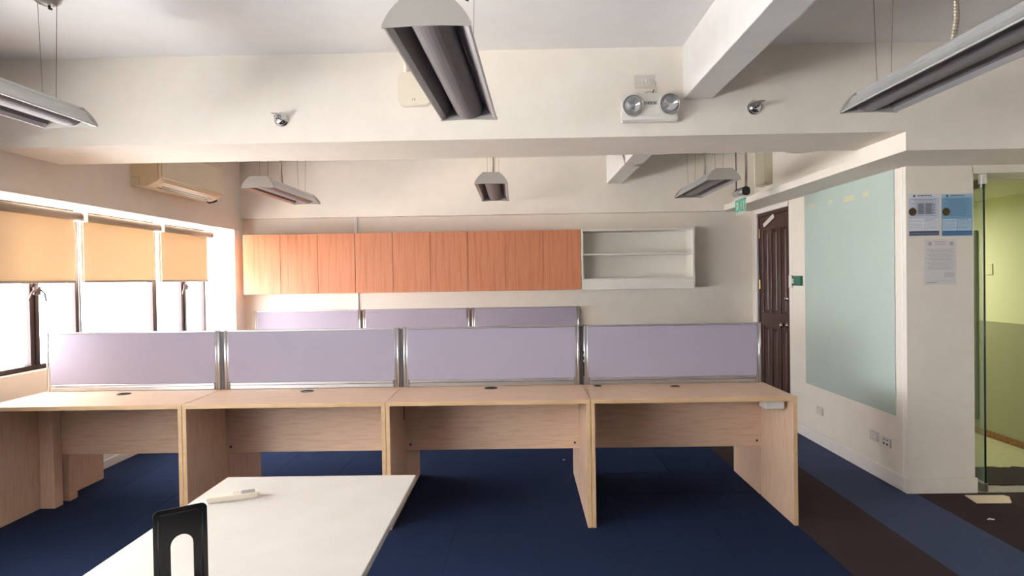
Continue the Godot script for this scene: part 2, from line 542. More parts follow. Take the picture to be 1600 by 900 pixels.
# ---------------------------------------------------------------- windows and blinds
func build_windows() -> void:
	var x0 := XW - 0.06
	var x1 := XW - 0.005
	var y0 := 0.884
	var y1 := 2.03
	var edges := [-7.41, -6.378, -5.268, -4.26, -2.9, -1.89, -0.78, 0.23, 1.34, 2.35]
	for i in edges.size() - 1:
		if i == 3:
			continue       # taken by the added pier, out of view beside the camera
		var za: float = edges[i]
		var zb: float = edges[i + 1]
		var casement := i % 2 == 0
		var w := setting("window_%d" % (i + 1 if i < 3 else i), "pair of brown framed casement windows" if casement else "brown framed fixed window")
		var fr := mb()
		bx(fr, Vector3(x0, y0, za), Vector3(x1, y0 + 0.035, zb), 0.003)
		bx(fr, Vector3(x0, y1 - 0.035, za), Vector3(x1, y1, zb), 0.003)
		bx(fr, Vector3(x0, y0, za), Vector3(x1, y1, za + 0.034), 0.003)
		bx(fr, Vector3(x0, y0, zb - 0.034), Vector3(x1, y1, zb), 0.003)
		obj("frame", fr, M.window_frame, w)
		if casement:
			var zm := (za + zb) / 2 - (0.03 if i == 0 else 0.02)
			obj("meeting_stile", bx(box(Vector3(x0, y0 + 0.03, zm - 0.041), Vector3(x1 + 0.008, y1 - 0.03, zm - 0.001), 0.003), Vector3(x0, y0 + 0.03, zm + 0.001), Vector3(x1, y1 - 0.03, zm + 0.041), 0.003), M.window_frame, w)
			for s in [[za + 0.03, zm - 0.04], [zm + 0.04, zb - 0.03]]:
				obj("pane", box(Vector3(x0 + 0.025, y0 + 0.03, s[0]), Vector3(x0 + 0.031, y1 - 0.03, s[1])), M.pane, w)
			var hd := mb()
			bx(hd, Vector3(x1 + 0.006, 1.40, zm - 0.035), Vector3(x1 + 0.03, 1.46, zm + 0.03), 0.006)
			tube(hd, [Vector3(x1 + 0.03, 1.445, zm + 0.01), Vector3(x1 + 0.05, 1.445, zm + 0.04), Vector3(x1 + 0.05, 1.42, zm + 0.09), Vector3(x1 + 0.05, 1.36, zm + 0.125)], 0.007, 8)
			tube(hd, [Vector3(x1 + 0.03, 1.44, zm - 0.02), Vector3(x1 + 0.045, 1.41, zm - 0.045), Vector3(x1 + 0.045, 1.355, zm - 0.06)], 0.006, 8)
			obj("handle", hd, M.window_frame, w)
		else:
			obj("pane", box(Vector3(x0 + 0.025, y0 + 0.03, za + 0.03), Vector3(x0 + 0.031, y1 - 0.03, zb - 0.03)), M.pane, w)
	# roller blinds, drawn half down
	var labels := ["cream roller blind beside the corner pier, farthest along the window wall", "cream roller blind second from the corner pier, in front of the air conditioner", "cream roller blind third from the corner pier"]
	var far := [-7.09, -6.095, -5.005, -4.0, -2.92, -1.86, -0.8, 0.26, 1.32, 2.36]
	for i in far.size() - 1:
		if i == 3:
			continue
		var za: float = far[i] + 0.03
		var zb: float = far[i + 1] - 0.026
		if i == 0:
			za = -7.085
		var lab: String = labels[i] if i < 3 else "cream roller blind over the windows, %s along from the corner pier" % ["fourth", "fifth", "sixth", "seventh", "eighth"][i - 4]
		var rise := 0.0 if i < 4 else 0.36       # the blinds beside the camera are rolled up
		var t := thing("roller_blind", lab, "blind", Vector3(-3.17, 1.48, 0), "roller blinds along the windows")
		obj("fabric", box(Vector3(-0.0212, 0.01 + rise, za + 0.01), Vector3(-0.0188, 0.475, zb - 0.006)), M.blind, t)
		obj("roller", tube(mb(true), [Vector3(0.01, 0.475, za), Vector3(0.01, 0.475, zb)], 0.03, 18), M.blind_tube, t)
		obj("bottom_rail", box(Vector3(-0.029, rise, za + 0.008), Vector3(-0.011, rise + 0.018, zb - 0.004), 0.004), M.blind_rail, t)
		for z in [za - 0.008, zb + 0.003]:
			obj("bracket", box(Vector3(-0.03, 0.44, z), Vector3(0.045, 0.55, z + 0.005), 0.002), M.white_plastic, t)
		obj("chain", tube(tube(mb(), [Vector3(0.012, 0.48, zb + 0.012), Vector3(0.012, -0.55, zb + 0.012)], 0.0022, 6), [Vector3(-0.03, 0.48, zb + 0.012), Vector3(-0.03, -0.55, zb + 0.012), Vector3(0.012, -0.55, zb + 0.012)], 0.0022, 6), M.white_plastic, t)

# ---------------------------------------------------------------- the brown door in the right wall
func build_door() -> void:
	var d := setting("door_1", "dark brown panelled wooden door in the right wall")
	var za := -7.544
	var zb := -6.665
	var h := 2.11
	var casing := mb()
	bx(casing, Vector3(XR - 0.012, 0, za - 0.055), Vector3(XR + 0.001, h + 0.04, za), 0.003)
	bx(casing, Vector3(XR - 0.012, h, za), Vector3(XR + 0.001, h + 0.04, zb + 0.0), 0.003)
	obj("casing", casing, M.white_paint, d)
	var jamb := mb()
	bx(jamb, Vector3(XR + 0.002, 0, za), Vector3(XR + 0.115, h, za + 0.03), 0.003)
	bx(jamb, Vector3(XR + 0.002, 0, zb - 0.03), Vector3(XR + 0.115, h, zb), 0.003)
	bx(jamb, Vector3(XR + 0.002, h - 0.04, za), Vector3(XR + 0.115, h, zb), 0.003)
	obj("jamb", jamb, M.door_wood, d)
	var leaf := obj("leaf", box(Vector3(XR + 0.03, 0.008, za + 0.032), Vector3(XR + 0.062, h - 0.042, zb - 0.032), 0.003), M.door_wood, d)
	# stiles and rails stand proud, panels raised between them
	var st := mb()
	var x := XR + 0.014
	var wz := (zb - 0.032) - (za + 0.032)
	var cols := [0.0, 0.11, 0.115 + 0.165, 0.0]
	var z0 := za + 0.032
	var cell := (wz - 4 * 0.085) / 3.0
	for k in 4:
		var a := z0 + k * (cell + 0.085)
		bx(st, Vector3(x, 0.008, a), Vector3(XR + 0.031, h - 0.042, a + 0.085), 0.004)
	for r in [[0.008, 0.2], [0.93, 1.07], [1.93, h - 0.042]]:
		bx(st, Vector3(x + 0.0005, r[0], z0), Vector3(XR + 0.031, r[1], z0 + wz), 0.004)
	obj("rails", st, M.door_wood, leaf)
	for k in 3:
		var a := z0 + 0.085 + k * (cell + 0.085)
		for r in [[0.2, 0.93], [1.07, 1.93]]:
			obj("panel", box(Vector3(x + 0.003, r[0] + 0.028, a + 0.025), Vector3(XR + 0.034, r[1] - 0.028, a + cell - 0.025), 0.014), M.door_wood, leaf)
	var kz := zb - 0.11
	obj("knob", lathe(mb(true), Vector3(XR + 0.014, 0.97, kz), Vector3(-1, 0, 0), [Vector2(0.032, 0), Vector2(0.032, 0.006), Vector2(0.013, 0.01), Vector2(0.013, 0.03), Vector2(0.027, 0.042), Vector2(0.03, 0.056), Vector2(0.02, 0.068), Vector2(0.0, 0.071)], 18), M.chrome, d)
	obj("deadbolt", lathe(mb(true), Vector3(XR + 0.014, 1.227, kz + 0.03), Vector3(-1, 0, 0), [Vector2(0.024, 0), Vector2(0.024, 0.012), Vector2(0.015, 0.016), Vector2(0.012, 0.03), Vector2(0.0, 0.03)], 16), M.chrome, d)
	for y in [1.90, 1.36, 0.3]:
		obj("hinge", box(Vector3(XR + 0.004, y - 0.05, za + 0.024), Vector3(XR + 0.016, y + 0.05, za + 0.042), 0.003), M.brass, d)
	# folded paper strip stuck near the top of the leaf
	var ps := prism(mb(), [Vector2(0, 0), Vector2(0.30, 0.13), Vector2(0.27, 0.20), Vector2(-0.03, 0.06)], 0.0, 0.002, func(u: float, v: float, dd: float) -> Vector3: return Vector3(XR + 0.008 - dd, 1.955 + v * 0.62, -7.36 + u))
	tag(obj("paper_strip", ps, M.paper), "pale paper strip stuck slanting across the top of the brown door", "paper")

# ---------------------------------------------------------------- glass entrance and the corridor behind it
func build_entrance() -> void:
	var xc := 4.109
	var c := setting("corridor", "yellow green corridor beyond the glass entrance")
	obj("hall_floor", box(Vector3(XR + 0.12, -0.05, -9.0), Vector3(xc, -0.002, ZC - 0.2)), M.hall_tile, c)
	obj("threshold", box(Vector3(2.983, -0.05, ZC - 0.2), Vector3(4.0, -0.004, ZC)), M.screed, c)
	# torn edge of a dark mat over the tiles
	var torn := []
	var rng := RandomNumberGenerator.new()
	rng.seed = 5
	for k in 41:
		torn.append(Vector2(2.70 + 1.40 * k / 40.0, 5.235 + rng.randf_range(-0.012, 0.02)))
	for k in 41:
		torn.append(Vector2(4.10 - 1.40 * k / 40.0, 4.80 + rng.randf_range(-0.012, 0.02)))
	tag(obj("hall_mat", prism(mb(), torn, -0.002, 0.004, func(u: float, v: float, dd: float) -> Vector3: return Vector3(u, dd, -v)), M.mat_dark), "black ragged floor mat just inside the glass entrance", "mat")
	obj("hall_wall", box(Vector3(xc, 1.024, -9.0), Vector3(xc + 0.15, 2.1, ZC - 0.2)), M.green_wall, c)
	obj("dado", box(Vector3(xc - 0.001, 0.05, -9.0), Vector3(xc + 0.15, 1.024, ZC - 0.2)), M.olive_wall, c)
	obj("skirting", box(Vector3(xc - 0.012, -0.002, -9.0), Vector3(xc + 0.001, 0.058, ZC - 0.2), 0.003), M.brown_stone, c)
	obj("end_wall", box(Vector3(XR + 0.1, -0.05, -9.15), Vector3(xc + 0.15, 2.2, -9.0)), M.green_wall, c)
	obj("inner_wall", box(Vector3(XR + 0.12, -0.05, -9.0), Vector3(XR + 0.16, 2.2, ZC - 0.2)), M.green_wall, c)
	obj("hall_ceiling", box(Vector3(XR + 0.12, 2.094, -9.0), Vector3(xc + 0.15, 2.2, ZC - 0.19)), M.bounce_tint_ceiling, c)
	obj("cornice", box(Vector3(xc - 0.012, 2.078, -9.0), Vector3(xc + 0.01, 2.094, ZC - 0.2), 0.003), M.green_wall, c)
	tag(obj("notice_panel", box(Vector3(xc - 0.03, 0.128, -6.62), Vector3(xc - 0.001, 1.83, -6.335), 0.004), M.dark_board), "tall narrow dark panel on the green corridor wall", "panel")
	tag(obj("hall_switch", box(Vector3(xc - 0.01, 1.43, -6.23), Vector3(xc - 0.001, 1.53, -6.14), 0.004), M.green_wall), "square switch plate on the green corridor wall", "switch")
	# frameless glass door, swung open into the corridor
	var t := thing("glass_door", "frameless greenish glass door standing open beside the column", "door", Vector3(3.066, 0, ZC - 0.02))
	obj("leaf", box(Vector3(-0.006, 0.012, -0.9), Vector3(0.006, 2.06, -0.004)), M.door_glass, t)
	obj("leaf_edge", box(Vector3(-0.0065, 0.012, -0.004), Vector3(0.0065, 2.06, 0.0), 0.0008), M.glass_edge, t)
	obj("top_patch", box(Vector3(-0.016, 2.012, -0.17), Vector3(0.016, 2.075, -0.006), 0.004), M.steel, t)
	obj("top_pivot", box(Vector3(-0.02, 2.04, -0.035), Vector3(0.02, 2.108, 0.006), 0.005), M.white_plastic, t)
	obj("bottom_patch", box(Vector3(-0.016, 0.0, -0.17), Vector3(0.016, 0.055, 0.004), 0.004), M.steel, t)

# ---------------------------------------------------------------- desks
func desk(label: String, at: Vector3, group: String) -> Node3D:
	# origin at the front left floor corner, 1.2 wide, 0.575 deep towards -z
	var t := thing("desk", label, "desk", at, group)
	var w := 1.2
	var dp := 0.575
	var g := 0.0012
	obj("desk_top", box(Vector3(g, TOP - 0.0245, -dp), Vector3(w - g, TOP, -0.0015), 0.0015), M.maple_x, t)
	obj("front_edge", box(Vector3(g, TOP - 0.0245, -0.0016), Vector3(w - g, TOP - 0.0005, 0.0), 0.0006), M.maple_edge, t)
	for x in [g, w - 0.0245]:
		obj("leg_panel", box(Vector3(x, 0.0, -dp + 0.005), Vector3(x + 0.0233, TOP - 0.0247, -0.0035), 0.001), M.maple_y, t)
		obj("leg_edge", box(Vector3(x, 0.0, -0.0036), Vector3(x + 0.0233, TOP - 0.0247, -0.002), 0.0006), M.maple_edge, t)
	obj("modesty_panel", box(Vector3(0.0247, 0.335, -0.566), Vector3(w - 0.0247, TOP - 0.0247, -0.548), 0.001), M.maple_x, t)
	for x in [0.055, w - 0.055]:
		obj("cam_lock", lathe(mb(true), Vector3(x, 0.372, -0.548), Vector3(0, 0, 1), [Vector2(0.008, -0.001), Vector2(0.008, 0.001), Vector2(0.004, 0.0012), Vector2(0, 0.0004)], 12), M.alu_dark, t)
	return t

func grommet(t: Node3D, x: float, z: float, r: float, cap: Material) -> void:
	var o := obj("grommet", lathe(mb(true), Vector3(x, TOP, z), Vector3.UP, [Vector2(r, -0.001), Vector2(r, 0.003), Vector2(r * 0.86, 0.0045), Vector2(r * 0.8, 0.001), Vector2(0, 0.001)], 22), cap, t)
	o.set_meta("label", "round cable grommet")

func build_desks() -> void:
	var where := ["beside the windows", "second from the windows", "third from the windows", "at the end nearest the brown door"]
	for i in 4:
		var t := desk("maple desk of the front row, " + where[i], Vector3(SEAM + 1.2 * i, 0, DESK_FRONT), "front row of desks")
		if i < 3:
			grommet(t, [0.614, 0.605, 0.598][i], -0.43 - 0.02 * i, 0.043, M.black)
		else:
			grommet(t, 0.097, -0.505, 0.026, M.black)
			grommet(t, 0.588, -0.44, 0.03, M.brown_cap)
		if i == 0:
			# cable duct standing in the corner by the modesty panel
			obj("cable_duct", box(Vector3(0.026, 0, -0.545), Vector3(0.122, TOP - 0.025, -0.462), 0.001), M.maple_y, t)
		if i == 0 or i == 1:
			obj("cable_clip", box(Vector3(0.90, TOP - 0.033, -0.12), Vector3(1.03, TOP - 0.0246, -0.08), 0.002), M.cream_box, t)
		if i == 2:
			obj("cable_slot", prism(mb(), rounded(0.022, 0.09, 0.011), 0.0, 0.002, func(u: float, v: float, dd: float) -> Vector3: return Vector3(0.0245 + dd, 0.55 + v, -0.50 + u)), M.black, t)
	for i in 4:
		var t := desk("maple desk behind the lilac screens, " + where[i], Vector3(SEAM + 1.2 * (i + 1), 0, -5.235), "desks behind the front screens")
		t.rotation.y = PI
		if i == 0:
			obj("cable_duct", box(Vector3(1.08, 0, -0.545), Vector3(1.174, TOP - 0.025, -0.462), 0.001), M.maple_y, t)
	var back := ["nearest the windows", "in the middle", "nearest the brown door"]
	for i in 3:
		desk("maple desk along the back wall, " + back[i], Vector3(-2.957 + 1.2 * i, 0, -7.078), "desks along the back wall")
	# white adapter box hanging under the right end of the front row
	var b := thing("adapter_box", "small white box fixed under the right end of the last front desk", "box", Vector3(1.43, 0.668, -4.17))
	obj("body", box(Vector3(0, 0, -0.08), Vector3(0.115, 0.048, 0.03), 0.006), M.white_plastic, b)
	obj("bracket", box(Vector3(0.02, 0.046, -0.07), Vector3(0.1, 0.0595, 0.02), 0.002), M.alu, b)

# ---------------------------------------------------------------- screens
func screen(label: String, at: Vector3, group: String, slots := false) -> void:
	# origin at the left end at desk height
	var t := thing("desk_screen", label, "screen", at, group)
	var w := 1.176
	var h := 1.149 - TOP
	obj("fabric_panel", box(Vector3(0.03, 0.046, -0.014), Vector3(w - 0.03, h - 0.012, 0.014), 0.003), M.fabric, t)
	for s in [0.0, w - 0.040]:
		var p := mb(true)
		tube(p, [Vector3(s + 0.011, 0.0, 0.0), Vector3(s + 0.011, h - 0.004, 0.0)], 0.0125, 14)
		tube(p, [Vector3(s + 0.030, 0.0, 0.002), Vector3(s + 0.030, h - 0.004, 0.002)], 0.0105, 14)
		obj("end_post", p, M.alu, t)
		obj("post_cap", box(Vector3(s - 0.002, h - 0.005, -0.014), Vector3(s + 0.042, h, 0.014), 0.002), M.steel, t)
	obj("top_rail", box(Vector3(0.03, h - 0.0125, -0.016), Vector3(w - 0.03, h - 0.001, 0.016), 0.003), M.alu, t)
	var lo := mb()
	bx(lo, Vector3(0.04, 0.030, -0.017), Vector3(w - 0.04, 0.046, 0.017), 0.003)
	bx(lo, Vector3(0.04, 0.002, -0.015), Vector3(w - 0.04, 0.027, 0.015), 0.003)
	obj("bottom_rail", lo, M.alu, t)
	if slots:
		for y in [[0.06, 0.15], [0.165, 0.185], [0.205, 0.225]]:
			obj("hook_slot", box(Vector3(-0.004, y[0], 0.0095), Vector3(0.004, y[1], 0.0135)), M.black, t)

func build_screens() -> void:
	var where := ["beside the windows", "second from the windows", "third from the windows", "at the end nearest the brown door"]
	for i in 4:
		screen("lilac grey desk screen of the front row, " + where[i], Vector3(SEAM + 0.012 + 1.2 * i, TOP, SPINE), "front row of desk screens", i == 3)
		if i < 3:
			# dark strip filling the open gap between two screens
			var x := SEAM + 1.2 * (i + 1)
			tag(obj("gap_strip", box(Vector3(x - 0.0105, TOP, SPINE - 0.008), Vector3(x + 0.0105, 1.14, SPINE + 0.004), 0.001), M.alu_dark), ["dark strip between the first and second front screens from the windows", "dark strip between the second and third front screens from the windows", "dark strip between the last two front screens by the brown door"][i], "strip", "strips between the front screens")
	var back := ["nearest the windows", "in the middle", "nearest the brown door"]
	for i in 3:
		screen("lilac grey screen along the back wall under the cabinets, " + back[i], Vector3(-2.957 + 0.012 + 1.2 * i, TOP, -7.672), "desk screens along the back wall")

# ---------------------------------------------------------------- wall cabinets and shelf
func build_cabinets() -> void:
	var zf := -7.42
	var y0 := 1.335
	var y1 := 1.972
	var where := ["nearest the windows", "in the middle of the row", "next to the white shelves"]
	for i in 3:
		var x := -2.961 + 1.2 * i
		var t := thing("wall_cabinet", "cherry wood wall cabinet with three flat doors, " + where[i], "cabinet", Vector3(x, y0, zf), "cherry wall cabinets")
		obj("carcass", box(Vector3(0.002, 0.0, -0.299), Vector3(1.198, y1 - y0, -0.02), 0.001), M.cabinet_side, t)
		for k in 3:
			var gap := 0.002 if k < 2 else 0.003
			obj("cabinet_door", box(Vector3(0.4 * k + 0.002, 0.001, -0.0185), Vector3(0.4 * (k + 1) - gap, y1 - y0 - 0.001, 0.0), 0.0012), M["cherry%d" % ((i * 2 + k) % 3)], t)
	var s := thing("wall_shelf", "open white wall shelf with two compartments beside the cherry cabinets", "shelf", Vector3(0.641, y0 - 0.002, zf))
	var w := 1.197
	var h := y1 - y0 + 0.002
	obj("side_panel", box(Vector3(0.0, 0, -0.298), Vector3(0.02, h, 0.0), 0.0015), M.shelf_white, s)
	obj("side_panel", box(Vector3(w - 0.02, 0, -0.298), Vector3(w, h, 0.0), 0.0015), M.shelf_white, s)
	obj("top_panel", box(Vector3(0.02, h - 0.02, -0.298), Vector3(w - 0.02, h, 0.0), 0.0015), M.shelf_white, s)
	obj("back_panel", box(Vector3(0.02, 0.0, -0.298), Vector3(w - 0.02, h - 0.02, -0.29)), M.shelf_white, s)
	obj("shelf_board", box(Vector3(0.02, 0.362, -0.29), Vector3(w - 0.02, 0.380, -0.002), 0.0015), M.shelf_white, s)
	obj("shelf_board", box(Vector3(0.02, 0.098, -0.29), Vector3(w - 0.02, 0.116, -0.002), 0.0015), M.shelf_white, s)
	obj("fascia", box(Vector3(0.021, 0.0, -0.022), Vector3(w - 0.021, 0.0965, -0.003), 0.001), M.shelf_white, s)

# ---------------------------------------------------------------- pendant lights
func pendant(label: String, x_near: float, x_far: float, z_near: float, z_far: float, conduit_at: float) -> void:
	var y := 2.214
	var ln := z_near - z_far
	var t := thing("pendant_light", label, "pendant light", Vector3((x_near + x_far) / 2, y, (z_near + z_far) / 2), "pendant strip lights")
	t.rotation.y = atan2(x_near - x_far, ln)
	var a := ln / 2
	# housing: two slightly hollow flanks under a flat tray
	var hs := mb()
	for s in [-1.0, 1.0]:
		var flank := [Vector2(0.130, 0.0), Vector2(0.130, 0.006), Vector2(0.108, 0.026), Vector2(0.092, 0.046), Vector2(0.078, 0.072), Vector2(0.074, 0.072), Vector2(0.088, 0.045), Vector2(0.104, 0.023), Vector2(0.124, 0.004), Vector2(0.124, 0.0)]
		var pl := []
		for q in flank:
			pl.append(Vector2(q.x * s, q.y))
		prism(hs, pl, -a + 0.004, a - 0.004, along_z(0, 0))
	obj("housing", hs, M.fixture, t)
	obj("top_tray", bx(bx(box(Vector3(-0.076, 0.070, -a + 0.05), Vector3(0.076, 0.074, a - 0.05), 0.001), Vector3(-0.080, 0.070, -a + 0.05), Vector3(-0.072, 0.084, a - 0.05), 0.002), Vector3(0.072, 0.070, -a + 0.05), Vector3(0.080, 0.084, a - 0.05), 0.002), M.reflector, t)
	# inside, seen from below: bright slanted reflectors, dark channels, a perforated rounded louvre
	for s in [-1.0, 1.0]:
		obj("reflector", prism(mb(), [Vector2(s * 0.1235, 0.0), Vector2(s * 0.1235, 0.004), Vector2(s * 0.1115, 0.017), Vector2(s * 0.1085, 0.015)], -a + 0.005, a - 0.005, along_z(0, 0)), M.reflector, t)
		obj("channel", prism(mb(), [Vector2(s * 0.11, 0.015), Vector2(s * 0.11, 0.019), Vector2(s * 0.076, 0.068), Vector2(s * 0.05, 0.068), Vector2(s * 0.05, 0.064), Vector2(s * 0.073, 0.064)], -a + 0.005, a - 0.005, along_z(0, 0)), M.channel, t)
	var arc := []
	for k in 15:
		var q := PI * k / 14.0
		arc.append(Vector2(-cos(q) * 0.066, 0.05 - sin(q) * 0.046))
	arc.append(Vector2(0.066, 0.064))
	arc.append(Vector2(-0.066, 0.064))
	obj("louvre", prism(mb(), arc, -a + 0.006, a - 0.006, along_z(0, 0)), M.louvre, t)
	# end caps
	var cap := [Vector2(-0.133, -0.003)]
	for k in 7:
		var q := k / 6.0
		cap.append(Vector2(lerpf(-0.133, -0.064, q) - 0.009 * sin(PI * q), lerpf(0.008, 0.092, q)))
	for k in 7:
		var q := 1.0 - k / 6.0
		cap.append(Vector2(lerpf(0.133, 0.064, q) + 0.009 * sin(PI * q), lerpf(0.008, 0.092, q)))
	cap.append(Vector2(0.133, -0.003))
	cap.append(Vector2(0.05, 0.001))
	cap.append(Vector2(-0.05, 0.001))
	obj("end_cap", prism(mb(), cap, a - 0.005, a, along_z(0, 0)), M.fixture_cap, t)
	obj("end_cap", prism(mb(), cap, -a, -a + 0.005, along_z(0, 0)), M.fixture_cap, t)
	# hangers: a dome under the ceiling and two wires at each end
	var up := HC - y
	for e in [-1.0, 1.0]:
		var ze: float = e * (a - 0.14)
		var cn := obj("canopy", lathe(mb(true), Vector3(0, up, ze), Vector3.DOWN, [Vector2(0.062, 0.0), Vector2(0.062, 0.008), Vector2(0.056, 0.024), Vector2(0.04, 0.038), Vector2(0.018, 0.046), Vector2(0, 0.047)], 24), M.steel, t)
		obj("clamp", tube(mb(), [Vector3(0.01, up - 0.044, ze), Vector3(0.01, up - 0.06, ze), Vector3(0.02, up - 0.062, ze)], 0.006, 8), M.black, cn)
		for s in [-1.0, 1.0]:
			obj("wire", tube(mb(), [Vector3(s * 0.045, up - 0.03, ze), Vector3(s * 0.03, 0.073, ze)], 0.0012, 6), M.wire, t)
	# flexible conduit feeding the lamp
	if conduit_at > -1.0:
		var zc := lerpf(-a, a, conduit_at)
		flex(t, [Vector3(0.0, up, zc + 0.03), Vector3(0.01, up * 0.6, zc + 0.05), Vector3(0.012, 0.2, zc + 0.05), Vector3(0.01, 0.12, zc + 0.03), Vector3(0.004, 0.076, zc)], 0.011)

# ribbed metal hose: rings along a smooth path
func flex(t: Node3D, ctrl: Array, r: float) -> void:
	var cv := Curve3D.new()
	for i in ctrl.size():
		var p: Vector3 = ctrl[i]
		var tan := Vector3.ZERO
		if i > 0 and i < ctrl.size() - 1:
			tan = (ctrl[i + 1] - ctrl[i - 1]) / 6.0
		cv.add_point(p, -tan, tan)
	var pts := []
	var rad := []
	var n := int(cv.get_baked_length() / 0.006)
	for k in n + 1:
		pts.append(cv.sample_baked(cv.get_baked_length() * k / n))
		rad.append(r if k % 2 == 0 else r * 0.78)
	obj("conduit", tube(mb(), pts, r, 8, rad), M.conduit, t)

func build_lights() -> void:
	pendant("grey pendant strip light near the camera, on the window side", -2.155, -2.125, -2.07, -3.3, -2.0)
	pendant("grey pendant strip light hanging over the white table", -0.268, -0.232, -2.07, -3.3, -2.0)
	pendant("grey pendant strip light in front of the bulkhead, near the glass entrance", 1.64, 1.635, -2.07, -3.3, 0.48)
	pendant("grey pendant strip light behind the main beam, beside the air conditioner", -2.075, -2.065, -5.52, -6.76, 0.55)
	pendant("grey pendant strip light behind the main beam, in the middle of the room", -0.225, -0.235, -5.52, -6.76, 0.75)
	pendant("grey pendant strip light behind the main beam, beside the exit sign", 1.605, 1.62, -5.52, -6.76, 0.45)
	# hose looped under the rear cross beam
	var t := thing("flexible_conduit", "ribbed metal conduit looped under the narrow rear beam", "conduit", Vector3(0, 0, -6.3))
	flex(t, [Vector3(0.93, HC, 0.0), Vector3(0.932, 2.56, 0.0), Vector3(0.955, 2.468, 0.01), Vector3(1.03, 2.455, 0.015), Vector3(1.11, 2.468, 0.0), Vector3(1.128, 2.52, 0.0), Vector3(1.13, HC, 0.0)], 0.011)

# ---------------------------------------------------------------- fittings on the main beam
func sprinkler(label: String, at: Vector3, lean: float) -> void:
	var t := thing("sprinkler_head", label, "sprinkler", at, "sprinkler heads on the main beam")
	obj("escutcheon", lathe(mb(true), Vector3.ZERO, Vector3(0, 0, 1), [Vector2(0.043, 0.0), Vector2(0.043, 0.003), Vector2(0.038, 0.006), Vector2(0.034, 0.018), Vector2(0.024, 0.028), Vector2(0.014, 0.03), Vector2(0, 0.03)], 24), M.chrome, t)
	obj("body", tube(mb(true), [Vector3(0, 0, 0.028), Vector3(lean * 0.004, 0.004, 0.055)], 0.011, 12), M.chrome, t)
	var arms := mb(true)
	for s in [-1.0, 1.0]:
		tube(arms, [Vector3(s * 0.009, s * 0.005, 0.05), Vector3(s * 0.017, 0.004 + s * 0.009, 0.066), Vector3(s * 0.006 + lean * 0.008, 0.008 + s * 0.003, 0.086)], 0.003, 8)
	tube(arms, [Vector3(lean * 0.004, 0.004, 0.055), Vector3(lean * 0.008, 0.008, 0.086)], 0.0022, 8)
	obj("frame_arms", arms, M.chrome, t)
	obj("deflector", bx(mb(), Vector3(lean * 0.008 - 0.017, 0.012, 0.084), Vector3(lean * 0.008 + 0.017, 0.016, 0.108), 0.001), M.steel, t)

